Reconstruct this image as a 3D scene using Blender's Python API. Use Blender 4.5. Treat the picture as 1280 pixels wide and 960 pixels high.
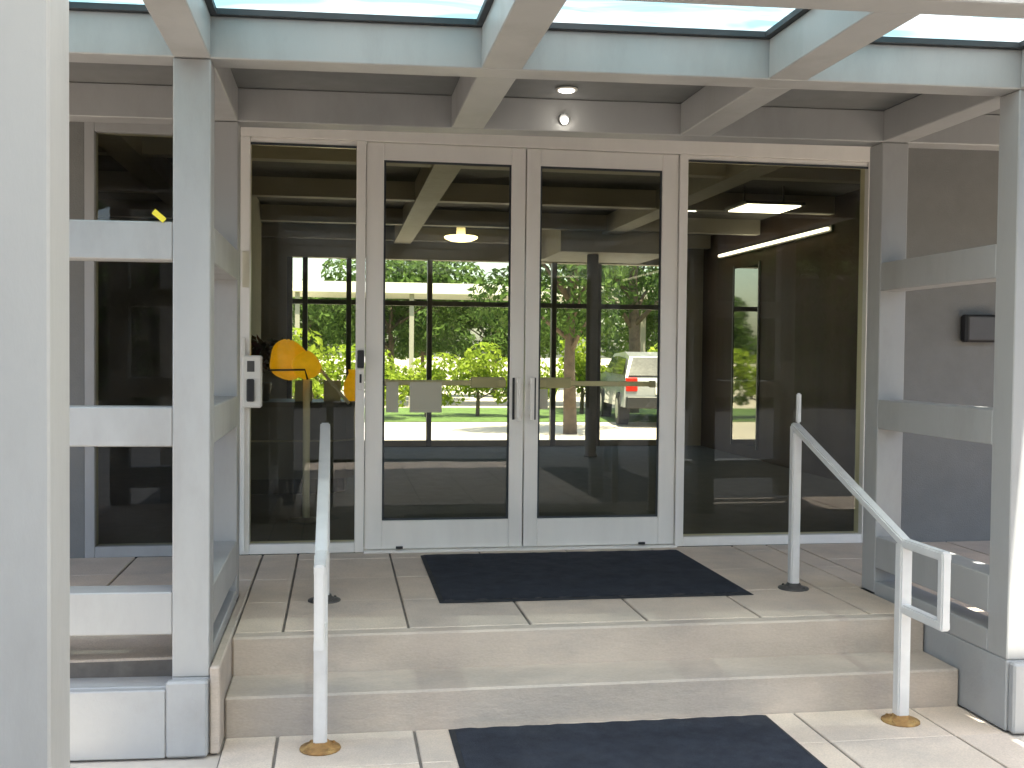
import bpy, bmesh, math, random
from mathutils import Vector, Matrix
rnd = random.Random(7)
scene = bpy.context.scene
for o in list(bpy.data.objects):
    bpy.data.objects.remove(o)
C = scene.collection

# ------------------------------------------------------------------ camera
CAM = dict(x=-1.0731, y=-6.1905, z=1.1434, yaw=.1600, pitch=.0279, roll=.0102, f=1347.94)
fw = Vector((math.sin(CAM['yaw'])*math.cos(CAM['pitch']), math.cos(CAM['yaw'])*math.cos(CAM['pitch']), -math.sin(CAM['pitch'])))
r0 = Vector((math.cos(CAM['yaw']), -math.sin(CAM['yaw']), 0)); u0 = r0.cross(fw)
rr = r0*math.cos(CAM['roll']) + u0*math.sin(CAM['roll']); uu = rr.cross(fw)
cd = bpy.data.cameras.new('camera'); cam = bpy.data.objects.new('camera', cd); C.objects.link(cam)
cd.sensor_width = 36; cd.lens = CAM['f']/1280*36; cd.clip_start = .05; cd.clip_end = 2000
cam.matrix_world = Matrix(((rr.x, uu.x, -fw.x, CAM['x']), (rr.y, uu.y, -fw.y, CAM['y']), (rr.z, uu.z, -fw.z, CAM['z']), (0, 0, 0, 1)))
scene.camera = cam

# ------------------------------------------------------------------ light
SUN_EL = math.radians(71); SUN_AZ = math.radians(168)      # compass: 0 = +Y, clockwise; sun high behind the camera, a little right
world = bpy.data.worlds.new('World'); scene.world = world; world.use_nodes = True
wn = world.node_tree.nodes; wl = world.node_tree.links; wn.clear()
wo = wn.new('ShaderNodeOutputWorld'); bg = wn.new('ShaderNodeBackground'); sky = wn.new('ShaderNodeTexSky')
sky.sky_type = 'NISHITA'; sky.sun_disc = False; sky.sun_elevation = SUN_EL; sky.sun_rotation = SUN_AZ
sky.air_density = 1.0; sky.dust_density = 2.2; sky.ozone_density = 1.0
bg.inputs['Strength'].default_value = .13
wl.new(sky.outputs[0], bg.inputs['Color']); wl.new(bg.outputs[0], wo.inputs['Surface'])
sd = bpy.data.lights.new('sun', 'SUN'); sd.energy = 4.2; sd.angle = math.radians(.5); sd.color = (1, .955, .88)
sun = bpy.data.objects.new('sun', sd); C.objects.link(sun)
sdir = Vector((math.sin(SUN_AZ)*math.cos(SUN_EL), math.cos(SUN_AZ)*math.cos(SUN_EL), math.sin(SUN_EL)))
sun.rotation_euler = sdir.to_track_quat('Z', 'Y').to_euler(); sun.location = sdir*30
scene.view_settings.view_transform = 'Standard'; scene.view_settings.look = 'None'
scene.view_settings.exposure = 2.1; scene.view_settings.gamma = 1
scene.view_settings.use_curve_mapping = False
scene.render.engine = 'CYCLES'
scene.cycles.max_bounces = 10; scene.cycles.transparent_max_bounces = 16; scene.cycles.diffuse_bounces = 5
scene.cycles.caustics_reflective = False; scene.cycles.caustics_refractive = False

# ------------------------------------------------------------------ materials
MATS = {}
def mat(name, col, rough=.6, metal=0., vary=.06, scale=6., bump=0., bscale=60., spec=.5, stain=0., stain_col=None,
        stain_scale=1.5, stretch=(1, 1, 1), coat=0., grain=0., grain_scale=180.):
    if name in MATS: return MATS[name]
    m = bpy.data.materials.new(name); m.use_nodes = True; n = m.node_tree.nodes; l = m.node_tree.links; n.clear()
    out = n.new('ShaderNodeOutputMaterial'); b = n.new('ShaderNodeBsdfPrincipled'); l.new(b.outputs[0], out.inputs[0])
    b.inputs['Roughness'].default_value = rough; b.inputs['Metallic'].default_value = metal
    b.inputs['Specular IOR Level'].default_value = spec; b.inputs['Coat Weight'].default_value = coat
    g = n.new('ShaderNodeNewGeometry'); mp = n.new('ShaderNodeMapping'); mp.inputs['Scale'].default_value = stretch
    l.new(g.outputs['Position'], mp.inputs['Vector'])
    def noise(sc, det=5, ro=.6):
        t = n.new('ShaderNodeTexNoise'); t.inputs['Scale'].default_value = sc; t.inputs['Detail'].default_value = det
        t.inputs['Roughness'].default_value = ro; l.new(mp.outputs[0], t.inputs['Vector']); return t
    def ramp(src, lo, hi, a, c):
        q = n.new('ShaderNodeMapRange'); q.inputs['From Min'].default_value = lo; q.inputs['From Max'].default_value = hi
        q.inputs['To Min'].default_value = a; q.inputs['To Max'].default_value = c; l.new(src, q.inputs['Value']); return q.outputs[0]
    t = noise(scale); val = ramp(t.outputs[0], .3, .7, 1-vary, 1+vary)
    hsv = n.new('ShaderNodeHueSaturation'); hsv.inputs['Color'].default_value = (*col, 1); l.new(val, hsv.inputs['Value'])
    cur = hsv.outputs[0]
    if stain:
        t2 = noise(stain_scale, 7, .68); f = ramp(t2.outputs[0], .48, .72, 0, stain)
        mx = n.new('ShaderNodeMix'); mx.data_type = 'RGBA'; l.new(f, mx.inputs[0]); l.new(cur, mx.inputs[6])
        mx.inputs[7].default_value = (*(stain_col or tuple(c*.5 for c in col)), 1); cur = mx.outputs[2]
    if grain:
        t3 = noise(grain_scale, 2, .5); v3 = ramp(t3.outputs[0], .3, .7, 1-grain, 1+grain)
        h2 = n.new('ShaderNodeHueSaturation'); l.new(cur, h2.inputs['Color']); l.new(v3, h2.inputs['Value']); cur = h2.outputs[0]
    l.new(cur, b.inputs['Base Color'])
    rg = ramp(noise(scale*2.3).outputs[0], .3, .7, max(.02, rough*.85), min(1, rough*1.15)); l.new(rg, b.inputs['Roughness'])
    if bump:
        bn = noise(bscale, 4); bp = n.new('ShaderNodeBump'); bp.inputs['Strength'].default_value = bump; bp.inputs['Distance'].default_value = .01
        l.new(bn.outputs[0], bp.inputs['Height']); l.new(bp.outputs[0], b.inputs['Normal'])
    MATS[name] = m; return m

def glass_mat(name, tint, ior=1.5, frost=0., frost_col=(.44, .60, .63), frost_hi=(.64, .71, .71), wavy=0., smudge=0.):
    m = bpy.data.materials.new(name); m.use_nodes = True; n = m.node_tree.nodes; l = m.node_tree.links; n.clear()
    out = n.new('ShaderNodeOutputMaterial'); tr = n.new('ShaderNodeBsdfTransparent'); tr.inputs[0].default_value = (*tint, 1)
    gl = n.new('ShaderNodeBsdfGlossy'); gl.inputs['Roughness'].default_value = .0; gl.inputs[0].default_value = (.95, .97, .98, 1)
    lw_ = n.new('ShaderNodeLayerWeight'); lw_.inputs[0].default_value = .5          # Schlick, the same from both sides of the pane
    pw = n.new('ShaderNodeMath'); pw.operation = 'POWER'; l.new(lw_.outputs['Facing'], pw.inputs[0]); pw.inputs[1].default_value = 5
    f0 = ((ior-1)/(ior+1))**2; fr = n.new('ShaderNodeMath'); fr.operation = 'MULTIPLY_ADD'; l.new(pw.outputs[0], fr.inputs[0])
    fr.inputs[1].default_value = 1-f0; fr.inputs[2].default_value = f0
    base = tr.outputs[0]
    g = n.new('ShaderNodeNewGeometry')
    if frost:
        tl = n.new('ShaderNodeBsdfTranslucent'); tl.inputs[0].default_value = (*frost_col, 1)
        df = n.new('ShaderNodeBsdfDiffuse'); df.inputs[0].default_value = (*[c*.6 for c in frost_col], 1)
        mp = n.new('ShaderNodeMapping'); mp.inputs['Scale'].default_value = (.8, 2.6, 1); l.new(g.outputs['Position'], mp.inputs[0])
        t = n.new('ShaderNodeTexNoise'); t.inputs['Scale'].default_value = 2.2; t.inputs['Detail'].default_value = 3
        t.inputs['Distortion'].default_value = .8; l.new(mp.outputs[0], t.inputs['Vector'])
        q = n.new('ShaderNodeMapRange'); q.inputs['From Min'].default_value = .4; q.inputs['From Max'].default_value = .62
        q.inputs['To Min'].default_value = 0; q.inputs['To Max'].default_value = 1; l.new(t.outputs[0], q.inputs[0])
        cm = n.new('ShaderNodeMix'); cm.data_type = 'RGBA'; l.new(q.outputs[0], cm.inputs[0])
        cm.inputs[6].default_value = (frost_col[0]*.84, frost_col[1]*.97, frost_col[2], 1); cm.inputs[7].default_value = (*frost_hi, 1)
        l.new(cm.outputs[2], tl.inputs[0])
        m1 = n.new('ShaderNodeMixShader'); m1.inputs[0].default_value = .1; l.new(tl.outputs[0], m1.inputs[1]); l.new(df.outputs[0], m1.inputs[2])
        m2 = n.new('ShaderNodeMixShader'); m2.inputs[0].default_value = frost; l.new(tr.outputs[0], m2.inputs[1]); l.new(m1.outputs[0], m2.inputs[2])
        base = m2.outputs[0]
    if smudge:
        sm = n.new('ShaderNodeTexNoise'); sm.inputs['Scale'].default_value = 3.5; sm.inputs['Detail'].default_value = 6; l.new(g.outputs['Position'], sm.inputs['Vector'])
        sq_ = n.new('ShaderNodeMapRange'); sq_.inputs['From Min'].default_value = .4; sq_.inputs['From Max'].default_value = .7
        sq_.inputs['To Min'].default_value = smudge*.4; sq_.inputs['To Max'].default_value = smudge*1.8; l.new(sm.outputs[0], sq_.inputs[0])
        sdf = n.new('ShaderNodeBsdfDiffuse'); sdf.inputs[0].default_value = (.8, .77, .7, 1)
        sx_ = n.new('ShaderNodeMixShader'); l.new(sq_.outputs[0], sx_.inputs[0]); l.new(base, sx_.inputs[1]); l.new(sdf.outputs[0], sx_.inputs[2]); base = sx_.outputs[0]
    if wavy:
        t = n.new('ShaderNodeTexNoise'); t.inputs['Scale'].default_value = 1.7; t.inputs['Detail'].default_value = 1
        l.new(g.outputs['Position'], t.inputs['Vector'])
        bp = n.new('ShaderNodeBump'); bp.inputs['Strength'].default_value = wavy; bp.inputs['Distance'].default_value = .02
        l.new(t.outputs[0], bp.inputs['Height']); l.new(bp.outputs[0], gl.inputs['Normal'])
    mx = n.new('ShaderNodeMixShader'); l.new(fr.outputs[0], mx.inputs[0]); l.new(base, mx.inputs[1]); l.new(gl.outputs[0], mx.inputs[2])
    l.new(mx.outputs[0], out.inputs[0]); MATS[name] = m; return m

def emit_mat(name, col, s):
    m = bpy.data.materials.new(name); m.use_nodes = True; n = m.node_tree.nodes; n.clear()
    o = n.new('ShaderNodeOutputMaterial'); e = n.new('ShaderNodeEmission'); e.inputs[0].default_value = (*col, 1); e.inputs[1].default_value = s
    m.node_tree.links.new(e.outputs[0], o.inputs[0]); MATS[name] = m; return m

def leaf_mat(name, col, col2, trans=.35):
    m = bpy.data.materials.new(name); m.use_nodes = True; n = m.node_tree.nodes; l = m.node_tree.links; n.clear()
    out = n.new('ShaderNodeOutputMaterial'); d = n.new('ShaderNodeBsdfDiffuse'); t = n.new('ShaderNodeBsdfTranslucent')
    g = n.new('ShaderNodeNewGeometry'); nz = n.new('ShaderNodeTexNoise'); nz.inputs['Scale'].default_value = 2.5; l.new(g.outputs['Position'], nz.inputs['Vector'])
    ad = n.new('ShaderNodeMath'); ad.operation = 'MULTIPLY_ADD'; l.new(g.outputs['Random Per Island'], ad.inputs[0]); ad.inputs[1].default_value = .5
    l.new(nz.outputs[0], ad.inputs[2])
    q = n.new('ShaderNodeMapRange'); q.inputs['From Min'].default_value = .4; q.inputs['From Max'].default_value = 1.; l.new(ad.outputs[0], q.inputs[0])
    cm = n.new('ShaderNodeMix'); cm.data_type = 'RGBA'; l.new(q.outputs[0], cm.inputs[0]); cm.inputs[6].default_value = (*col, 1); cm.inputs[7].default_value = (*col2, 1)
    l.new(cm.outputs[2], d.inputs[0]); l.new(cm.outputs[2], t.inputs[0])
    mx = n.new('ShaderNodeMixShader'); mx.inputs[0].default_value = trans; l.new(d.outputs[0], mx.inputs[1]); l.new(t.outputs[0], mx.inputs[2]); l.new(mx.outputs[0], out.inputs[0])
    MATS[name] = m; return m

PAINT = mat('grey_paint', (.36, .355, .345), .45, vary=.05, scale=2.2, bump=.06, bscale=90, stain=.5, stain_col=(.255, .245, .225), stain_scale=3.2, stretch=(1, 1, .35))
PLINTH = mat('plinth_paint', (.35, .35, .345), .6, vary=.05, scale=3, bump=.15, bscale=70, stain=.45, stain_col=(.25, .235, .215), stain_scale=2.2)
ALU = mat('anodised_aluminium', (.86, .82, .76), .34, metal=.12, vary=.04, scale=5, stretch=(1, 1, .2), stain=.15, stain_col=(.5, .46, .4))
RAILM = mat('galvanised_rail', (.70, .69, .67), .42, metal=.2, vary=.06, scale=9, stain=.2, stain_col=(.5, .47, .44), stain_scale=7)
CONC = mat('step_concrete', (.49, .41, .335), .85, vary=.14, scale=3, bump=.22, bscale=45, stain=.7, stain_col=(.29, .265, .24), stain_scale=1.7, grain=.05, grain_scale=120, stretch=(.6, 1, 1.4))
TILE = mat('paver_concrete', (.62, .51, .405), .82, vary=.09, scale=4, bump=.25, bscale=60, stain=.4, stain_col=(.36, .33, .30), stain_scale=2.4, grain=.1, grain_scale=150)
TILE2 = mat('paver_concrete_grey', (.58, .485, .395), .82, vary=.09, scale=4, bump=.25, bscale=60, stain=.4, stain_col=(.33, .305, .28), stain_scale=2.4, grain=.1, grain_scale=150)
JOINT = mat('joint_mortar', (.17, .15, .13), .95, vary=.2, scale=12)
GROUND = mat('drive_concrete', (.52, .46, .39), .9, vary=.1, scale=.8, bump=.3, bscale=30, stain=.4, stain_col=(.36, .33, .3), stain_scale=.5)
ASPHALT = mat('asphalt', (.055, .055, .055), .9, vary=.15, scale=1.5, bump=.5, bscale=80)
WALL = mat('facade_stucco', (.20, .198, .186), .85, vary=.06, scale=5, bump=.4, bscale=120)
SOFFIT = mat('soffit_paint', (.185, .185, .18), .7, vary=.05, scale=3)
MAT = mat('mat_pile', (.036, .041, .054), .95, vary=.22, scale=9, bump=.9, bscale=260, grain=.35, grain_scale=420, spec=.2, stain=.35, stain_col=(.06, .06, .065), stain_scale=4)
RUBBER = mat('mat_rubber', (.022, .023, .026), .9, vary=.1)
BLACK = mat('black_plastic', (.02, .02, .022), .45, vary=.1)
GASKET = mat('gasket', (.035, .04, .045), .6, vary=.1)
WHITEP = mat('white_plastic', (.78, .75, .68), .4, vary=.04)

RUST = mat('rust', (.30, .16, .05), .8, vary=.35, scale=30, bump=.5, bscale=90, stain=.7, stain_col=(.55, .38, .14), stain_scale=18)
YELLOW = mat('yellow_tape', (.85, .72, .05), .5, vary=.05)
CARPET = mat('lobby_carpet', (.06, .06, .058), .95, vary=.1, scale=4, bump=.4, bscale=200)
LWALL = mat('lobby_plaster', (.34, .32, .26), .8, vary=.04)
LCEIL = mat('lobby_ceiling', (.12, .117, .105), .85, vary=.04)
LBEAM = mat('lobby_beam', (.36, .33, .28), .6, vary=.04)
WOOD = mat('wood_panel', (.045, .026, .013), .5, vary=.25, scale=2, stretch=(1, 1, .15), spec=.05)
DESK = mat('desk_laminate', (.11, .11, .105), .4, vary=.08)
DARKM = mat('bronze_frame', (.09, .085, .08), .45, metal=.3, vary=.05)
BARK = mat('bark', (.12, .09, .065), .9, vary=.3, scale=8, bump=.8, bscale=20)
PAPER = leaf_mat('paper', (.78, .75, .62), (.82, .79, .67), .5)
LEAF = leaf_mat('leaf_green', (.035, .07, .02), (.12, .19, .05))
LEAFY = leaf_mat('leaf_yellow_green', (.14, .22, .02), (.34, .42, .06), .45)
LEAFR = leaf_mat('leaf_red', (.10, .02, .015), (.07, .09, .03))
GRASS = mat('lawn', (.08, .14, .03), .95, vary=.3, scale=3, bump=.8, bscale=60)
GLASS = glass_mat('storefront_glass', (.79, .765, .57), 1.5, wavy=.02, smudge=.014)
CLEAR = glass_mat('roof_glass_clear', (.93, .97, .97), 1.45)
FROST = glass_mat('roof_glass_frosted', (.86, .95, .97), 1.45, frost=.98, frost_col=(.86, .84, .79), frost_hi=(.88, .86, .81))
TINT = glass_mat('roof_glass_tinted', (.7, .92, .95), 1.45, frost=.97, frost_col=(.15, .255, .285), frost_hi=(.34, .395, .405))  # darkened for the nearest row only, to hold its brightness down
AMBER = mat('amber_shade', (.9, .36, .01), .5, vary=.1, scale=20)
AMBER2 = mat('yellow_shade', (.9, .60, .02), .5, vary=.1, scale=20)
for q in list(AMBER.node_tree.nodes)+list(AMBER2.node_tree.nodes):
    if q.type == 'BSDF_PRINCIPLED':
        q.inputs['Emission Color'].default_value = (1, .5, .0, 1); q.inputs['Emission Strength'].default_value = .10
LAMP = emit_mat('lamp_white', (1, .95, .85), 6); LAMPW = emit_mat('lamp_warm', (1, .86, .45), 1.6); STRIP = emit_mat('lamp_strip', (1, .95, .8), 2.2)
CARW = mat('car_white', (.75, .75, .75), .25, vary=.02, coat=.6); CARD = mat('car_dark', (.05, .07, .10), .25, vary=.02, coat=.6)
CARS = mat('car_silver', (.30, .31, .32), .3, vary=.03, coat=.6)
CARG = mat('car_glass', (.02, .025, .03), .08, vary=.02); TYRE = mat('tyre', (.02, .02, .02), .85); RIM = mat('rim', (.5, .5, .5), .3, metal=.8)
TAIL = mat('tail_light', (.55, .02, .01), .2, vary=.02); HEAD = mat('head_light', (.8, .8, .78), .1, vary=.02)

# ------------------------------------------------------------------ helpers
SK = .055                     # the canopy grid stands a little askew to the shopfront
def skew(v): return Vector((v[0], v[1]-SK*v[0], v[2]))
def bm_box(bm, x0, x1, y0, y1, z0, z1, bev=0, xf=None):
    vs = [Vector((x, y, z)) for x in (x0, x1) for y in (y0, y1) for z in (z0, z1)]
    if xf: vs = [xf(v) for v in vs]
    v = [bm.verts.new(p) for p in vs]
    fs = [bm.faces.new([v[i] for i in q]) for q in ((0, 1, 3, 2), (4, 6, 7, 5), (0, 4, 5, 1), (2, 3, 7, 6), (0, 2, 6, 4), (1, 5, 7, 3))]
    if bev:
        es = list({e for f in fs for e in f.edges})
        bmesh.ops.bevel(bm, geom=es, offset=bev, segments=1, profile=.5, affect='EDGES')
def bm_tube(bm, pts, rads, n=10, cap=True):
    rings = []; pts = [Vector(p) for p in pts]
    if not hasattr(rads, '__len__'): rads = [rads]*len(pts)
    for i, p in enumerate(pts):
        d = (pts[min(i+1, len(pts)-1)]-pts[max(i-1, 0)]).normalized()
        a = Vector((0, 0, 1)) if abs(d.z) < .9 else Vector((1, 0, 0))
        s = d.cross(a).normalized(); t = s.cross(d)
        rings.append([bm.verts.new(p+rads[i]*(math.cos(k*2*math.pi/n)*s+math.sin(k*2*math.pi/n)*t)) for k in range(n)])
    for a, b in zip(rings, rings[1:]):
        for k in range(n): bm.faces.new((a[k], a[(k+1) % n], b[(k+1) % n], b[k]))
    if cap: bm.faces.new(rings[0][::-1]); bm.faces.new(rings[-1])
def bm_lathe(bm, prof, n=20, c=(0, 0, 0)):
    rings = []
    for r, z in prof:
        rings.append([bm.verts.new((c[0]+max(r, .0005)*math.cos(k*2*math.pi/n), c[1]+max(r, .0005)*math.sin(k*2*math.pi/n), c[2]+z)) for k in range(n)])
    for a, b in zip(rings, rings[1:]):
        for k in range(n): bm.faces.new((a[k], a[(k+1) % n], b[(k+1) % n], b[k]))
    bm.faces.new(rings[0][::-1]); bm.faces.new(rings[-1])
def obj(name, bm, m, parent=None, smooth=False):
    bmesh.ops.recalc_face_normals(bm, faces=bm.faces)
    me = bpy.data.meshes.new(name); bm.to_mesh(me); bm.free(); me.materials.append(m)
    if smooth:
        for p in me.polygons: p.use_smooth = True
    o = bpy.data.objects.new(name, me); C.objects.link(o)
    if parent:
        o.parent = parent
        pw = Vector((0, 0, 0)); q = parent
        while q: pw += q.location; q = q.parent
        for v in me.vertices: v.co -= pw
    return o
def box(name, x0, x1, y0, y1, z0, z1, m, parent=None, bev=.003, xf=None):
    bm = bmesh.new(); bm_box(bm, x0, x1, y0, y1, z0, z1, bev, xf); return obj(name, bm, m, parent)
def sheet(name, x0, x1, y, z0, z1, m, parent):
    bm = bmesh.new(); bm.faces.new([bm.verts.new(p) for p in ((x0, y, z0), (x1, y, z0), (x1, y, z1), (x0, y, z1))]); return obj(name, bm, m, parent)
def cbox(name, x0, x1, y0, y1, z0, z1, m, parent=None, bev=.004): return box(name, x0, x1, y0, y1, z0, z1, m, parent, bev, skew)
def tag(o, label, cat, group=None):
    o['label'] = label; o['category'] = cat
    if group: o['group'] = group
    return o
def thing(name, label, cat, loc=(0, 0, 0), group=None):
    o = bpy.data.objects.new(name, None); C.objects.link(o); o.location = loc; o.empty_display_size = .1
    return tag(o, label, cat, group)
def struct(o): o['kind'] = 'structure'; return o
def empty_struct(name): o = bpy.data.objects.new(name, None); C.objects.link(o); return struct(o)
def copy_tree(o, parent=None):
    c = o.copy(); C.objects.link(c); c.parent = parent
    for ch in list(o.children): copy_tree(ch, c)
    return c

R = .153; G = -2*R; L = 1.80; T = .276      # riser, lower level, landing depth, tread
XL, XR = -1.525, 1.505                      # inner faces of the side screens
M_ = .13                                    # lattice member
FY, BY = -2.30, -1.245                      # fronts of the two cross beams (canopy grid)
ZB, ZT = 2.18, 2.33

# ------------------------------------------------------------------ ground, steps, landing
bm = bmesh.new()
v = [bm.verts.new(p) for p in ((-400, -400, G-.012), (400, -400, G-.012), (400, 400, G-.012), (-400, 400, G-.012))]; bm.faces.new(v)
struct(obj('ground', bm, GROUND))
CX0, CX1 = -1.485, 1.497
def tiles(parent, xs, ys, z, gap=.011, gapy=.004, thick=.03, m1=TILE, m2=TILE2):
    for i in range(len(xs)-1):
        for j in range(len(ys)-1):
            dz = rnd.uniform(-.0015, .0015)
            box('tile', xs[i]+gap/2, xs[i+1]-gap/2, ys[j]+gapy/2, ys[j+1]-gapy/2, z-thick, z+dz, rnd.choice((m1, m1, m2)), parent, .003)
jx = [CX0, -1.29, -.777, -.262, .251, .765, 1.278, CX1]
bm = bmesh.new()
bm.faces.new([bm.verts.new(p) for p in ((-60, -60, G-.006), (60, -60, G-.006), (60, -4.1, G-.006), (-60, -4.1, G-.006))])
struct(obj('driveway', bm, ASPHALT))
wk = struct(box('lower_walkway', CX0, CX1, -8.5, -L-T+.02, G-.05, G-.006, JOINT, None, 0))
ys = [-L-T]; ys.insert(0, -2.41)
while ys[0] > -8: ys.insert(0, ys[0]-.513)
tiles(wk, jx, ys, G)
st = struct(box('steps', CX0, CX1, -L-T, -L+.01, G-.02, -R, CONC, None, .008))
ld = struct(box('landing', CX0, CX1, -L+.02, .0, G, -.008, JOINT, None, 0))
box('nosing', CX0, CX1, -L, -1.725, G, 0, CONC, ld, .008)
tiles(ld, jx, [-1.722, -1.20, -.69, -.18, -.002], 0)
tiles(ld, [-1.66, CX0], [BY+M_+.10, -.69, -.18, -.002], 0)
box('sub_base', -1.66, CX0, BY+M_+.09, 0, G, -.0085, JOINT, ld, 0)
tiles(ld, [CX1, 1.66], [BY+M_-.065, -.69, -.18, -.002], 0)
box('sub_base', CX1, 1.66, BY+M_-.07, 0, G, -.0085, JOINT, ld, 0)
sl = struct(box('side_landing', -7, -1.66, -2.055, 0, G-.02, -.008, JOINT, None, 0))
tiles(sl, [-4.2, -3.7, -3.19, -2.68, -2.17, -1.66], [-2.055, -1.5, -.99, -.48, -.002], 0)
sr = struct(box('side_landing', 1.66, 9, -2.0, 0, G-.02, -.008, JOINT, None, 0))
tiles(sr, [1.66, 2.17, 2.68, 3.19, 3.7, 4.2], [-2.0, -1.5, -.99, -.48, -.002], 0)

# ------------------------------------------------------------------ building shell
bd = thing('building', 'low grey building with a deep flat overhang above the glazed entrance', 'building')
box('wall', 2.19, 9, 0, .25, -.02, 2.44, WALL, bd)
box('wall', -1.74, -1.615, -.0, .25, -.02, 2.44, WALL, bd)
box('wall', -9, -2.441, 0, .25, -.02, 2.44, WALL, bd)
box('wall', -2.44, -1.742, .0, .25, 2.40, 2.44, WALL, bd, 0)
box('overhang', -9, 9, -2.15, 7.4, 2.72, 3.5, SOFFIT, bd, .01)
box('soffit', -9, 9, -2.12, 0.0, 2.44, 2.715, SOFFIT, bd, 0)
box('wall_head', -9, 9, 0.003, .25, 2.443, 2.715, WALL, bd, 0)
bx = [-1.655, XL, -.565, -.415, .51, .66, XR, 1.635]
for a, b in ((-2.73, -1.592), (-1.588, -.492), (-.488, .583), (.587, 1.568), (1.572, 2.73)):
    cbox('soffit_panel', a, b, FY+.06, BY+M_+.02, 2.3315, 2.36, SOFFIT, bd, .001)
w = thing('window', 'dark side window in pale frame on the facade behind the left screen', 'window', (-2.13, 0, 0))
for a in ((-2.44, -2.388, .0, 2.40), (-1.80, -1.745, .0, 2.40)): box('frame_jamb', a[0], a[1], -.01, .09, a[2], a[3], PAINT, w)
box('frame_head', -2.387, -1.802, -.01, .09, 2.33, 2.40, PAINT, w); box('frame_sill', -2.387, -1.802, -.01, .09, 0.0, .06, PAINT, w)
sheet('pane', -2.387, -1.802, .033, .06, 2.33, GLASS, w)
# lobby shell
struct(box('lobby_floor', -6.5, 3.6, .12, 7.3, -.1, -.004, CARPET, None, 0))
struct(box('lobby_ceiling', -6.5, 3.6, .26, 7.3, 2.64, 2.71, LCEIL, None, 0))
struct(box('lobby_wall', 3.5, 3.62, .26, 7.0, 0, 2.64, WOOD, None, 0))
struct(box('lobby_wall', -6.5, -6.4, .26, 7.0, 0, 2.64, LWALL, None, 0))
struct(box('lobby_wall', -6.4, -1.68, 6.98, 7.15, 0, 2.64, LWALL, None, 0))
struct(box('lobby_wall', 3.12, 3.5, 6.98, 7.15, 0, 2.64, LWALL, None, 0))
struct(box('lobby_wall', -1.68, 3.12, 6.98, 7.15, 2.28, 2.64, LWALL, None, 0))
struct(box('lobby_partition', -1.96, -1.86, 1.2, 5.2, 0, 2.64, LWALL, None, 0))
for y in (1.5, 3.3, 5.1, 6.7):
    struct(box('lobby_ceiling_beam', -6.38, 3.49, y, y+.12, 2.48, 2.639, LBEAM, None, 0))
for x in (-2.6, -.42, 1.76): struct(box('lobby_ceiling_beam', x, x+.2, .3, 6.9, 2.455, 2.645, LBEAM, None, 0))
struct(box('lobby_bulkhead', 1.3, 2.55, 5.3, 6.6, 2.26, 2.65, LBEAM, None, 0))
# rear glazing
rg = thing('rear_window_wall', 'dark framed glazed wall at the far end of the lobby', 'window wall', (0, 7.03, 0))
mx = [-1.68, -1.50, -.98, .0, 1.02, 1.55, 2.12, 3.06]
for i, x in enumerate(mx): box('mullion', x, x+.06, 7.0, 7.1, 0, 2.28, DARKM, rg)
for a, b in zip(mx, mx[1:]):
    box('transom', a+.061, b-.001, 7.02, 7.08, 1.72, 1.78, DARKM, rg); box('sill', a+.061, b-.001, 7.01, 7.09, 0, .07, LBEAM, rg)
    sheet('pane', a+.061, b-.001, 7.048, .07, 1.72, CLEAR, rg); sheet('pane', a+.061, b-.001, 7.048, 1.78, 2.28, CLEAR, rg)
for x, y in ((1.73, 5.6), (1.16, 6.4)):
    bm = bmesh.new(); bm_lathe(bm, [(.075, 0), (.075, .02), (.065, .03), (.065, 2.455)], 16, (x, y, 0))
    tag(obj('column', bm, LCEIL, None, True), 'slim round grey column standing %s the rear glazing of the lobby' % ('well in front of' if y < 6 else 'close to'), 'column', 'lobby columns')

# ------------------------------------------------------------------ canopy
cn = thing('canopy', 'pale grey painted lattice canopy with square skylights over the entrance steps', 'canopy', (0, -2.3, G))
POSTX = ((-1.655, XL), (XR, 1.635))
for (a, b) in POSTX:
    z0 = -.03
    cbox('post', a, b, FY, FY+M_, z0, ZB-.002, PAINT, cn); cbox('post', a, b, BY-.09 if 0 else BY, BY+M_, .0, ZB-.002, PAINT, cn)
    cbox('post', a if a > 0 else a-.03, b if a > 0 else -1.497, -4.58, -4.455, G-.01, ZB-.002, PAINT, cn)
for a, b in ((-2.73, -2.60), (2.60, 2.73)):
    cbox('post', a, b, FY, FY+M_, -.03, ZB-.002, PAINT, cn); cbox('post', a, b, -4.58, -4.455, G-.01, ZB-.002, PAINT, cn); cbox('post', a, b, -8.09, -7.96, G-.01, ZB-.002, PAINT, cn)
crossY = [(BY, BY+M_), (FY, FY+M_), (-3.235, -3.105), (-4.58, -4.455), (-5.75, -5.62), (-6.92, -6.79), (-8.09, -7.96)]  # last three: unseen bays added overhead to shade and even the light
for y0, y1 in crossY: cbox('cross_beam', -2.73, 2.73, y0, y1, ZB, ZT, PAINT, cn)
depthX = [(-2.73, -2.60), (-1.655, XL), (-.565, -.415), (.51, .66), (XR, 1.635), (2.60, 2.73)]
for (y0, y1), (y2, y3) in zip(crossY, crossY[1:]):
    for a, b in depthX: cbox('depth_beam', a, b, y3+.001, y0-.001, ZB+.001, ZT-.001, PAINT, cn)
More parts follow.
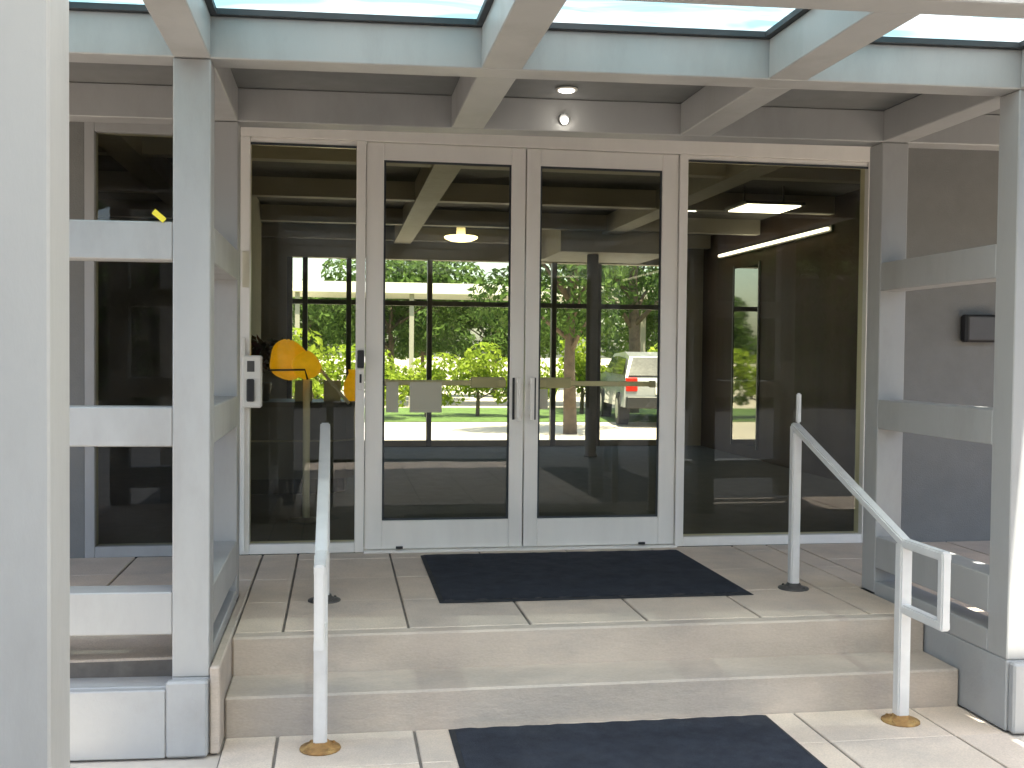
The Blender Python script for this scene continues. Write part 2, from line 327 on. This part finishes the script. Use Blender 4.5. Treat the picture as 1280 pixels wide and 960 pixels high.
for k, ((ya, yb), (yc, yd)) in enumerate(zip(crossY[1:], crossY[2:])):
    for i, ((_, xa), (xb, _)) in enumerate(zip(depthX, depthX[1:])):
        side = (i == 0 and k == 1) or (i == 4 and k < 2)
        bm = bmesh.new()       # one laminated sheet, so the film diffuses the light once
        bm.faces.new([bm.verts.new(skew(q)) for q in ((xa-.05, yd-.05, ZT+.022), (xb+.05, yd-.05, ZT+.022), (xb+.05, ya+.05, ZT+.022), (xa-.05, ya+.05, ZT+.022))])
        p = obj('skylight_pane', bm, CLEAR if side else (TINT if k == 0 else FROST), cn)  # glass picked per bay to steer light; unseen bays let in more
        bm = bmesh.new(); g = .022
        bm_box(bm, xa-.05, xb+.05, yd-.05, yd+g, ZT, ZT+.021, 0, skew); bm_box(bm, xa-.05, xb+.05, ya-g, ya+.05, ZT, ZT+.021, 0, skew)
        bm_box(bm, xa-.05, xa+g, yd+g, ya-g, ZT, ZT+.021, 0, skew); bm_box(bm, xb-g, xb+.05, yd+g, ya-g, ZT, ZT+.021, 0, skew)
        obj('gasket', bm, GASKET, p)

RAILZ = [(1.465, 1.60), (.80, .94), (.125, .278)]
def screen(label, kind, x0, x1, y0, y1, base_top):
    s = thing('lattice_screen', label, 'screen', ((x0+x1)/2, (y0+y1)/2-SK*(x0+x1)/2, 0), 'lattice screens of the entrance canopy')
    for a, b in RAILZ: cbox('rail', x0, x1, y0, y1, a, b, PAINT, s)
    return s
s = screen('pale lattice side screen with open panels left of the steps', 0, -1.655, XL, FY+M_+.001, BY-.001, .05)
cbox('base', -1.657, XL+.001, FY+.001, BY+M_, -.309, -.031, PLINTH, s); cbox('base', -1.656, XL, FY+M_+.002, BY-.002, -.03, .05, PAINT, s)
cbox('curb', XL+.002, CX0-.002, FY-.01, BY+M_+.01, -.309, .008, CONC, s, .006)
s = screen('shaded lattice side screen with open panels right of the steps', 0, XR, 1.635, FY+M_+.001, BY-.001, .07)
cbox('base', XR-.001, 1.636, FY+.001, BY+M_, -.309, -.031, PLINTH, s); cbox('base', XR, 1.636, FY+M_+.002, BY-.002, -.03, .06, PAINT, s)
for sx, nm in ((-1, 'front lattice screen with four openings beside the tall near column'), (1, 'sunlit front lattice screen beyond the right side screen')):
    a, b = (-2.599, -1.656) if sx < 0 else (1.636, 2.599)
    s = screen(nm, 1, a, b, FY+.001, FY+M_-.001, 0)
    cbox('base', a, b, FY+.002, FY+M_, -.309, -.062, PLINTH, s)
    cbox('plinth', *((-1.672, XL-.002) if sx < 0 else (XR+.006, 1.655)), FY-.04, FY-.0005, -.309, -.035, PLINTH, s, .008)
    cbox('base_face', *((a, -1.673) if sx < 0 else (1.656, b)), FY-.038, FY+.001, -.309, -.064, PLINTH, s, .004)

# ------------------------------------------------------------------ shopfront
sf = thing('storefront', 'aluminium framed glass shopfront round the double entrance doors', 'storefront', (0, 0, 0))
box('header', -1.615, 2.19, 0, .11, 2.34, 2.439, ALU, sf)
for a, b in ((-1.615, -1.562), (-.975, -.924), (.924, .975), (2.12, 2.19)): box('mullion', a, b, 0, .11, 0, 2.339, ALU, sf)
for a, b in ((-1.561, -.976), (.976, 2.119)):
    box('sill', a, b, .0, .11, .0, .056, ALU, sf); box('top_rail', a, b, .012, .10, 2.308, 2.339, ALU, sf)
    box('glazing_bead', a, b, .006, .012, 2.296, 2.308, GASKET, sf, 0)
    sheet('pane', a, b, .048, .056, 2.308, GLASS, sf)
box('threshold', -.923, .923, -.05, .11, .0, .011, ALU, sf)
def door(sx, label):
    d = thing('glass_door', label, 'door', (sx*.92, .03, .012), 'double entrance doors')
    e = lambda a, b: (min(sx*a, sx*b), max(sx*a, sx*b))
    y0, y1 = .012, .060
    box('stile', *e(.821, .921), y0, y1, .014, 2.336, ALU, d); box('stile', *e(.004, .085), y0, y1, .014, 2.336, ALU, d)
    box('top_rail', *e(.0855, .8205), y0, y1, 2.240, 2.336, ALU, d); box('bottom_rail', *e(.0855, .8205), y0, y1, .014, .178, ALU, d)
    sheet('pane', *e(.0855, .8205), .038, .178, 2.24, GLASS, d)
    bm = bmesh.new()
    for z0, z1 in ((.178, .190), (2.228, 2.24)): bm_box(bm, *e(.0855, .8205), .026, .033, z0, z1)
    for a in ((.0855, .0965), (.8095, .8205)): bm_box(bm, *e(*a), .026, .033, .19, 2.228)
    obj('glazing_gasket', bm, GASKET, d)
    h = box('pull_handle', *e(.028, .052), -.045, -.031, .755, 1.01, ALU, d, .004)
    for z in (.79, .965): box('handle_standoff', *e(.032, .048), -.031, y0, z-.008, z+.008, ALU, h, .001)
    box('handle_plate', *e(.056, .070), y0-.004, y0, .76, 1.005, BLACK, d, .001)
    pb = box('push_bar', *e(.10, .81), .105, .135, .955, .985, ALU, d, .004)
    for a in ((.10, .14), (.78, .81)): box('bar_bracket', *e(*a), y1, .105, .95, .99, ALU, pb, .002)
    box('latch_case', *e(.10, .30), .098, .14, .942, 1.005, WHITEP, pb, .004)
    box('pivot', *e(.70, .74), .0, y0, .016, .03, BLACK, d, .002)
    return d
door(-1, 'aluminium glass door leaf with paper notices on its glass')
door(1, 'aluminium glass door leaf beside the wide right glass panel')
for x0, x1, z0, z1, lb in ((-.80, -.73, .80, .975, 'narrow cream notice on the glass by the door hinge stile'), (-.665, -.48, .80, .975, 'square cream notice under the push bar of the door')):
    tag(box('paper_notice', x0, x1, .0335, .0343 - .0005, z0, z1, PAPER, None, 0), lb, 'notice')
tag(box('paper_notice', .098, .145, .0335, .0338, .82, .94, PAPER, None, 0), 'slim cream notice beside the pull handle of the right door leaf', 'notice')

cr = thing('card_reader', 'small black card reader on the frame left of the doors', 'card reader', (-.95, 0, 1.05))
box('housing', -.966, -.928, -.03, 0, 1.055, 1.155, BLACK, cr, .005); box('back_plate', -.962, -.932, -.012, 0, .93, 1.05, ALU, cr, .002); box('keyhole', -.953, -.941, -.016, -.012, .97, 1.02, BLACK, cr, .002)
ic = thing('intercom', 'white entry phone panel with black handset slot on the left jamb', 'intercom', (-1.545, 0, .83))
box('housing', -1.598, -1.492, -.075, -.001, .83, 1.12, WHITEP, ic, .008); box('handset', -1.572, -1.530, -.092, -.075, .865, .99, BLACK, ic, .006)
box('conduit', -1.606, -1.585, -.02, -.001, .02, .829, WHITEP, ic, .003); box('conduit', -1.606, -1.585, -.02, -.001, 1.121, 1.22, WHITEP, ic, .003)
box('speaker_slot', -1.57, -1.53, -.078, -.075, 1.03, 1.09, DARKM, ic, .001)
tag(box('jamb_sign', -1.602, -1.566, -.012, -.001, 1.50, 1.70, PAPER, None, .002), 'small cream plate on the jamb above the entry phone', 'sign')
wb = thing('wall_box', 'black box fixed to the grey facade wall seen through the right screen', 'box', (2.87, 0, 1.3))
box('body', 2.745, 2.985, -.07, -.001, 1.245, 1.415, BLACK, wb, .012); box('lid', 2.755, 2.975, -.083, -.07, 1.255, 1.405, DARKM, wb, .006)
bm = bmesh.new()
bm_box(bm, -1.712, -1.692, FY-.006, FY-.001, 1.595, 1.645, 0, skew)
bmesh.ops.rotate(bm, verts=bm.verts, cent=Vector((-1.70, -2.21, 1.62)), matrix=Matrix.Rotation(math.radians(-50), 3, 'Y'))
tag(obj('tape_strip', bm, YELLOW), 'short yellow strip stuck slanting on the upper rail of the front screen', 'tape')

# ------------------------------------------------------------------ mats
def mat_obj(x0, x1, y0, y1, z, label, rot=0):
    m = thing('floor_mat', label, 'floor mat', ((x0+x1)/2, (y0+y1)/2, z), 'dark entrance mats')
    bm = bmesh.new(); nx, ny = 40, 26
    gx = [[bm.verts.new((x0+.02+(x1-x0-.04)*i/nx, y0+.02+(y1-y0-.04)*j/ny, z+.011+.0012*math.sin(i*1.7+j*.9)+rnd.uniform(-.0008, .0008))) for j in range(ny+1)] for i in range(nx+1)]
    for i in range(nx):
        for j in range(ny): bm.faces.new((gx[i][j], gx[i+1][j], gx[i+1][j+1], gx[i][j+1]))
    obj('pile', bm, MAT, m, True)
    bm = bmesh.new()
    o4 = [(x0, y0), (x1, y0), (x1, y1), (x0, y1)]; i4 = [(x0+.022, y0+.022), (x1-.022, y0+.022), (x1-.022, y1-.022), (x0+.022, y1-.022)]
    A = [bm.verts.new((*p, z+.002)) for p in o4]; B = [bm.verts.new((*p, z+.0105)) for p in i4]
    for k in range(4): bm.faces.new((A[k], A[(k+1) % 4], B[(k+1) % 4], B[k]))
    obj('rubber_edge', bm, RUBBER, m)
    return m
mat_obj(-.61, .90, -1.31, -.14, .0, 'dark blue grey entrance mat on the landing at the doors')
mat_obj(-.647, .64, -3.95, -2.095, G, 'dark blue grey runner mat on the walkway below the steps')

# ------------------------------------------------------------------ handrails
def handrail(X, label, stub):
    h = thing('handrail', label, 'handrail', (X, -2.23, G), 'handrails beside the steps')
    def sq(name, pts, w, t, parent=h, m=RAILM):
        bm = bmesh.new()
        for si, (a, b) in enumerate(zip(pts, pts[1:])):
            w_ = w-.003*(si % 2); a = Vector((X, *a)); b = Vector((X, *b)); d = (b-a).normalized(); n = Vector((1, 0, 0)); u = n.cross(d)
            vs = [bm.verts.new(p+sx*n*w_/2+su*u*t/2+k*d*t*(.497 if si % 2 == 0 else .44)) for p, k in ((a, -1), (b, 1)) for sx in (-1, 1) for su in (-1, 1)]
            fs = [bm.faces.new([vs[i] for i in q]) for q in ((0, 1, 3, 2), (4, 6, 7, 5), (0, 4, 5, 1), (2, 3, 7, 6), (0, 2, 6, 4), (1, 5, 7, 3))]
            es = list({e for f in fs for e in f.edges}); bmesh.ops.bevel(bm, geom=es, offset=.006, segments=2, affect='EDGES')
        return obj(name, bm, m, parent)
    sq('post', [(-1.19, .012), (-1.19, .785)], .046, .046); sq('post', [(-2.23, G+.012), (-2.23, .385)], .05, .05)
    sq('rail', [(-1.19, .80), (-2.24, .412)], .044, .034)
    sq('end_loop', [(-2.26, .41), (-2.52, .41), (-2.52, .15), (-2.262, .15)], .04, .036)
    if stub: sq('post_extension', [(-1.215, .83), (-1.215, .955)], .022, .022)
    for y, z, m in ((-1.19, 0, DARKM), (-2.23, G, RUST)):
        bm = bmesh.new(); bm_lathe(bm, [(.075, 0.001), (.074, .007), (.05, .012), (.034, .022), (.032, .03)], 18, (X, y, z)); b = obj('base_plate', bm, m, h, True)
        for k in range(4):
            a = k*math.pi/2+.6; bm = bmesh.new(); bm_lathe(bm, [(.007, .006), (.007, .014), (.004, .017)], 6, (X+.058*math.cos(a), y+.058*math.sin(a), z)); obj('bolt', bm, m, b)
    return h
handrail(1.15, 'galvanised steel handrail on the right of the steps with raised top end', True)
handrail(-1.13, 'galvanised steel handrail on the left of the steps with plain top end', False)

# ------------------------------------------------------------------ entrance lamps
d = thing('downlight', 'small round recessed lamp in the soffit before the doors', 'lamp', (-.07, -1.45, 2.32))
bm = bmesh.new(); bm_lathe(bm, [(.048, 0), (.05, .004), (.05, .006)], 20, (-.075, -1.45, 2.319)); obj('trim_ring', bm, WHITEP, d, True)
bm = bmesh.new(); bm_lathe(bm, [(.012, -.008), (.03, -.005), (.036, -.0005)], 20, (-.075, -1.45, 2.319)); obj('bulb', bm, LAMP, d, True)
d = thing('spot_lamp', 'small round lamp on the beam above the doors', 'lamp', (-.04, -1.25, 2.24))
bm = bmesh.new(); bm_tube(bm, [(-.045, -1.243, 2.235), (-.045, -1.262, 2.235)], [.028, .022], 18); obj('mount', bm, SOFFIT, d)
bm = bmesh.new(); bmesh.ops.create_uvsphere(bm, u_segments=16, v_segments=10, radius=.017, matrix=Matrix.Translation((-.045, -1.268, 2.226))); obj('bulb', bm, LAMP, d, True)

# ------------------------------------------------------------------ lobby furnishings
lp = thing('floor_lamp', 'amber two lobed lamp shade on slim pale pole behind left side glass', 'lamp', (-1.282, 1.2, 0))
bm = bmesh.new(); bm_tube(bm, [(-1.282, 1.2, .01), (-1.282, 1.2, 1.0)], .024, 12); obj('pole', bm, WHITEP, lp, True)
bm = bmesh.new(); bm_lathe(bm, [(.12, 0), (.12, .012), (.03, .025)], 20, (-1.282, 1.2, 0)); obj('foot', bm, DARKM, lp, True)
def lobe(cx, cy, cz, rx, ry, rz, m, seed):
    q = random.Random(seed); bm = bmesh.new()
    bmesh.ops.create_uvsphere(bm, u_segments=28, v_segments=18, radius=1)
    ph = [q.uniform(0, 6.28) for _ in range(6)]
    for v in bm.verts:
        a = math.atan2(v.co.y, v.co.x); e = v.co.z
        k = 1+.05*math.sin(3*a+ph[0]+2*e)+.035*math.sin(5*e+ph[1]+a)+.012*math.cos(14*a)
        z = e*(1.0 if e > 0 else .82)
        v.co = Vector((cx+v.co.x*k*rx, cy+v.co.y*k*ry, cz+z*k*rz))
    return obj('shade', bm, m, lp, True)
lobe(-1.405, 1.22, 1.075, .128, .11, .145, AMBER, 4); lobe(-1.285, 1.16, 1.045, .098, .09, .10, AMBER2, 9)
bm = bmesh.new(); bm_tube(bm, [(-1.53, 1.07, 1.02), (-1.29, 1.06, 1.025), (-1.272, 1.06, .96)], .007, 8); obj('wire', bm, BLACK, lp, True)
bm = bmesh.new(); bm_tube(bm, [(-1.21, 1.15, 1.05), (-1.0, 1.1, .80)], .011, 8); obj('arm', bm, WHITEP, lp, True)
dk = thing('reception_desk', 'dark grey reception desk with rounded end in the lobby', 'desk', (-1.5, 2.9, 0))
def rounded(x0, x1, y0, y1, z0, z1, name, m):
    bm = bmesh.new(); pts = [(x0, y0), (x1, y0)]; r = (y1-y0)/2
    pts += [(x1+r*math.sin(a), (y0+y1)/2-r*math.cos(a)) for a in [k*math.pi/8 for k in range(1, 8)]] + [(x1, y1), (x0, y1)]
    A = [bm.verts.new((*p, z0)) for p in pts]; B = [bm.verts.new((*p, z1)) for p in pts]
    bm.faces.new(A[::-1]); bm.faces.new(B)
    for k in range(len(A)): bm.faces.new((A[k], A[(k+1) % len(A)], B[(k+1) % len(A)], B[k]))
    obj(name, bm, m, dk)
rounded(-1.855, -1.22, 2.6, 3.2, .12, .70, 'body', DESK); rounded(-1.855, -1.20, 2.57, 3.23, .70, .74, 'desk_top', DARKM); rounded(-1.855, -1.25, 2.65, 3.15, -.003, .12, 'kick_base', BLACK)
rounded(-1.855, -1.215, 2.592, 3.208, .42, .435, 'trim_line', LBEAM)
for i, (x, y, lb) in enumerate(((-1.35, 2.75, 'cream card holder on the reception desk near the amber lamp'), (-1.12, 2.80, 'cream card holder at the rounded end of the reception desk'))):
    k = thing('card_holder', lb, 'card holder', (x, y, .74)); box('card', x-.07, x+.07, y, y+.012, .75, .91, PAPER, k, .001); box('foot', x-.07, x+.07, y-.03, y+.05, .7405, .75, WHITEP, k, .001)
def leaf_cloud(name, m, clumps, n, size, seed, parent=None, flat=.6):
    q = random.Random(seed); V = []; F = []
    wts = [c[1]**2 for c in clumps]
    for _ in range(n):
        (c, r) = q.choices(clumps, wts)[0]
        while 1:
            p = Vector((q.uniform(-1, 1), q.uniform(-1, 1), q.uniform(-1, 1)))
            if .25 < p.length < 1: break
        p = p.normalized()*(p.length**.5)
        pos = Vector(c)+Vector((p.x*r, p.y*r, p.z*r*flat))
        nn = (p+Vector((q.uniform(-1, 1), q.uniform(-1, 1), q.uniform(-.3, 1)))).normalized()
        a = nn.orthogonal().normalized(); a = Matrix.Rotation(q.uniform(0, 6.28), 3, nn) @ a; b = nn.cross(a); s = size*q.uniform(.6, 1.4); k = len(V)
        V += [pos-a*s, pos+b*s*.45-a*s*.1+nn*s*.1, pos+a*s, pos-b*s*.45-a*s*.1+nn*s*.1]; F.append((k, k+1, k+2, k+3))
    me = bpy.data.meshes.new(name); me.from_pydata([tuple(v) for v in V], [], F); me.materials.append(m)
    o = bpy.data.objects.new(name, me); C.objects.link(o)
    if parent: o.parent = parent
    return o
pp = thing('potted_plant', 'red leaved pot plant on the reception desk', 'plant', (-1.70, 2.85, .74))
bm = bmesh.new(); bm_lathe(bm, [(.07, 0), (.09, .13), (.095, .15)], 16, (-1.70, 2.85, .741)); obj('pot', bm, DARKM, pp, True)
leaf_cloud('foliage', LEAFR, [((0, 0, .34), .17), ((.1, 0, .42), .13), ((-.1, 0, .45), .13)], 260, .05, 3, pp)
vs = thing('reflection_shape', 'small yellow shape at the desk end standing in for a reflection', 'reflection_shape', (-.93, 2.9, .74))  # added shape imitating a small yellow reflection
bm = bmesh.new(); bm_lathe(bm, [(.045, 0), (.07, .06), (.072, .14), (.04, .21), (.03, .23), (.038, .26)], 18, (-.955, 2.86, .741)); obj('body', bm, AMBER2, vs, True)
cl = thing('ceiling_lamp', 'round warm dome lamp on the lobby ceiling', 'lamp', (.28, 5.9, 2.64))
bm = bmesh.new(); bm_lathe(bm, [(.05, -.02), (.05, .16)], 16, (.28, 5.9, 2.48)); obj('stem', bm, WHITEP, cl, True)
bm = bmesh.new(); bm_lathe(bm, [(.04, -.055), (.12, -.045), (.18, -.02), (.19, .0), (.17, .01)], 24, (.28, 5.9, 2.45)); obj('diffuser', bm, LAMPW, cl, True)
for x, y, lb in ((.16, 3.65, 'tiny square ceiling lamp near the middle of the lobby'), (2.45, 4.3, 'tiny square ceiling lamp beside the brown lobby wall'), (2.02, 4.3, 'tiny square ceiling lamp over the lobby column')):
    t = thing('recessed_lamp', lb, 'lamp', (x, y, 2.6)); box('trim', x-.06, x+.06, y-.06, y+.06, 2.62, 2.639, WHITEP, t, .002); box('diffuser', x-.045, x+.045, y-.045, y+.045, 2.605, 2.62, LAMP, t, .002)
MIRROR = mat('mirror_glass', (.24, .24, .22), .03, metal=1., vary=.01)
t = thing('wall_mirror', 'tall narrow mirror hung on the brown lobby wall', 'mirror', (3.49, 5.4, 1.2))
box('glass', 3.488, 3.496, 5.12, 5.86, .14, 2.16, MIRROR, t, 0); box('frame', 3.480, 3.499, 5.09, 5.119, .11, 2.19, DARKM, t, .002); box('frame', 3.480, 3.499, 5.861, 5.89, .11, 2.19, DARKM, t, .002)
t = thing('strip_light', 'long thin strip light along the top of the brown lobby wall', 'lamp', (3.48, 5.3, 2.3))
box('tube', 3.445, 3.47, 3.37, 6.3, 2.338, 2.362, STRIP, t, .002); box('bracket', 3.47, 3.499, 3.32, 6.35, 2.32, 2.38, DARKM, t, .002)
t = thing('ceiling_panel_light', 'rectangular panel light on the lobby ceiling near the brown wall', 'lamp', (2.68, 2.72, 2.45))
box('frame', 2.33, 2.87, 2.56, 3.08, 2.44, 2.465, DARKM, t, .003); box('diffuser', 2.36, 2.84, 2.59, 3.05, 2.432, 2.44, STRIP, t, .002)
for x in (2.42, 2.78): box('hanger', x-.006, x+.006, 2.82, 2.832, 2.465, 2.639, DARKM, t, 0)

# ------------------------------------------------------------------ outdoors: trees, shrubs, cars
def make_tree(seed, h, cr, m, nleaf, size, name, label, cat, loc, group, trunk=True):
    q = random.Random(seed); t = thing(name, label, cat, loc, group)
    cl = []
    for k in range(16):
        a = q.uniform(0, 6.28); rr_ = cr*q.uniform(.15, .8); z = h*q.uniform(.45, .93) if trunk else h*q.uniform(.3, .8)
        cl.append(((rr_*math.cos(a), rr_*math.sin(a), z), cr*q.uniform(.28, .5)))
    bm = bmesh.new()
    bm_tube(bm, [(0, 0, -.05), (.03*h*.3, 0, h*.25), (0, .03, h*.5), (.05, 0, h*.8)], [h*.028, h*.022, h*.016, h*.005], 10)
    for c, r in cl[:9]:
        zb = min(c[2]*.7, h*.5); bm_tube(bm, [(0, 0, zb), (c[0]*.5, c[1]*.5, (zb+c[2])/2+.1), c], [h*.011, h*.007, h*.003], 6)
    o = obj('trunk', bm, BARK, None, True); o.parent = t
    leaf_cloud('crown', m, cl, nleaf, size, seed+1, t, .75)
    return t
gT = 'trees behind the building'; gF = 'trees across the forecourt'
rear = make_tree(11, 4.3, 2.4, LEAF, 9000, .10, 'tree', 'leafy green tree beyond the rear lobby windows', 'tree', (0.5, 27, G), gT)
rear2 = make_tree(21, 6.6, 2.3, LEAF, 8000, .10, 'tree', 'leafy green tree beyond the rear lobby windows', 'tree', (6.2, 20, G), gT)
def place(src, loc, rz, s, label=None, group=None):
    c = copy_tree(src); c.location = loc; c.rotation_euler = (0, 0, rz); c.scale = (s, s, s)
    if label: c['label'] = label
    if group: c['group'] = group
    return c
for x, y, s in ((-4.5, 29, .8), (4.2, 30, .78), (-9, 27, .9), (9.5, 31, 1.0), (13, 26, 1.0), (-2.2, 34, .85), (2.2, 36, .9), (7, 37, 1.0)): place(rear, (x, y, G), rnd.uniform(0, 6), s)
for x, y, s in ((10.5, 22, 1.1), (8.6, 17, .8)): place(rear2, (x, y, G), rnd.uniform(0, 6), s)
place(rear2, (3.15, 13.2, G), 2.1, .72, 'small tree with bare trunk between the rear lobby windows and the parked car')
shr = make_tree(31, 1.7, .85, LEAFY, 1500, .07, 'shrub', 'bright yellow green shrub outside the rear lobby windows', 'shrub', (-.3, 17.5, G), 'shrubs behind the building', False)
for x, y, s in ((-1.6, 17.6, 1.), (.9, 18.2, .9), (2.1, 18.4, 1.05), (3.3, 18.0, .85), (-3.0, 17.8, 1.1), (-2.3, 13.5, 1.15), (4.8, 19.5, 1.2), (6.2, 17.5, 1.1)): place(shr, (x, y, G), rnd.uniform(0, 6), s)
cp = thing('carport', 'long open carport with pale roof edge behind the building', 'carport', (2.6, 24, G))
box('roof', -2.5, 7.5, 22.5, 25.5, 2.72, 3.0, WHITEP, cp)
for x in (-2.2, .8, 3.9, 7.2): box('post', x, x+.12, 22.7, 22.82, G-.01, 2.72, LBEAM, cp)
lw = struct(box('lawn', -14, 20, 16.6, 22.2, G-.03, G+.01, GRASS, None, 0))
def car(label, loc, rz, paint):
    c = thing('parked_car', label, 'car', loc, 'parked cars')
    prof = [(-2.2, .35), (-2.25, .75), (-2.1, .98), (-1.35, 1.05), (-.75, 1.48), (.95, 1.52), (1.75, 1.42), (2.1, 1.0), (2.22, .9), (2.22, .4)]
    ins = [.0, .0, .02, .05, .2, .2, .18, .05, .02, 0]; W = .9
    bm = bmesh.new(); A = [bm.verts.new((x, -W+i, z)) for (x, z), i in zip(prof, ins)]; B = [bm.verts.new((x, W-i, z)) for (x, z), i in zip(prof, ins)]
    bm.faces.new(A); bm.faces.new(B[::-1])
    for k in range(len(A)): bm.faces.new((A[k], A[(k+1) % len(A)], B[(k+1) % len(A)], B[k]))
    bmesh.ops.triangulate(bm, faces=[f for f in bm.faces if len(f.verts) > 4]); o = obj('body', bm, paint); o.parent = c
    def sub(name, x0, x1, y0, y1, z0, z1, m, par, bev=.02): q = box(name, x0, x1, y0, y1, z0, z1, m, None, bev); q.parent = par; return q
    for s in (-1, 1):
        bm = bmesh.new(); pts = [(-1.15, 1.07), (-.7, 1.40), (.15, 1.43), (.15, 1.05)], [(.22, 1.05), (.22, 1.43), (1.55, 1.38), (1.85, 1.05)]
        for P in pts: bm.faces.new([bm.verts.new((x, s*(W-.04-(z-1.03)*.33+.015), z)) for x, z in P])
        q = obj('side_window', bm, CARG); q.parent = c
        for x in (-1.4, 1.4):
            bm = bmesh.new(); bm_tube(bm, [(x, s*.70, .34), (x, s*.92, .34)], .34, 20); wq = obj('wheel', bm, TYRE); wq.parent = c
            bm = bmesh.new(); bm_tube(bm, [(x, s*.915, .34), (x, s*.93, .34)], .21, 16); q = obj('rim', bm, RIM); q.parent = wq
        sub('tail_light', 2.14, 2.245, *sorted((s*.62, s*.86)), .72, 1.0, TAIL, c); sub('headlight', -2.27, -2.15, *sorted((s*.55, s*.84)), .72, .86, HEAD, c)
    for nm, P in (('rear_window', [(1.80, 1.40, .66), (2.1, 1.03, .8)]), ('windscreen', [(-.80, 1.46, .64), (-1.33, 1.08, .8)])):
        bm = bmesh.new(); (xa, za, wa), (xb, zb, wb_) = P; d_ = .02 if xa > 0 else -.02
        bm.faces.new([bm.verts.new(p) for p in ((xa+d_, -wa, za+.01), (xa+d_, wa, za+.01), (xb+d_, wb_, zb+.01), (xb+d_, -wb_, zb+.01))]); q = obj(nm, bm, CARG); q.parent = c
    sub('bumper', 2.18, 2.30, -.85, .85, .38, .62, paint if paint is CARD else BLACK, c); sub('number_plate', 2.225, 2.25, -.26, .26, .66, .8, WHITEP, c, .003)
    c.rotation_euler = (0, 0, rz); return c
car('silver parked car seen through the right door leaf', (5.75, 16.9, G), math.radians(-97), CARS)
car('dark parked car on the forecourt facing the entrance', (-8.5, -19, G), math.radians(70), CARD)
front = make_tree(41, 7.5, 3.3, LEAF, 6000, .2, 'tree', 'leafy tree across the forecourt reflected in the entrance glass', 'tree', (3.5, -27, G), gF)
for x, y, s in ((-4, -29, 1.1), (10, -26, 1.0), (-11, -26, .95), (17, -28, 1.15), (24, -25, 1.1), (-19, -29, 1.1), (0, -33, 1.3), (7, -32, 1.35), (14, -33, 1.3), (21, -33, 1.35)): place(front, (x, y, G), rnd.uniform(0, 6), s)
struct(box('lawn', -40, 40, -60, -30, G-.03, G+.02, GRASS, None, 0))
hd = thing('hedge', 'added unseen green hedge across the driveway that darkens the glass reflections', 'hedge', (0, -24, G))  # hedge added out of view to darken what the entrance glass reflects
leaf_cloud('foliage', LEAF, [((x*.9, rnd.uniform(-.2, .2), z), .8) for x in range(-26, 27) for z in (.5, 1.3, 2.1, 2.9, 3.7)], 34000, .15, 77, hd, .8)
o = box('sky_blocker', -23.5, 23.5, -.3, .3, .1, 3.9, BARK, None, .15); o.parent = hd  # solid box added inside the foliage to block sky gaps in reflections
bm = bmesh.new()
for x in range(-23, 24, 2): bm_tube(bm, [(x, 0, -.05), (x+.05, .03, 3.2)], [.05, .02], 6)
o = obj('stems', bm, BARK); o.parent = hd
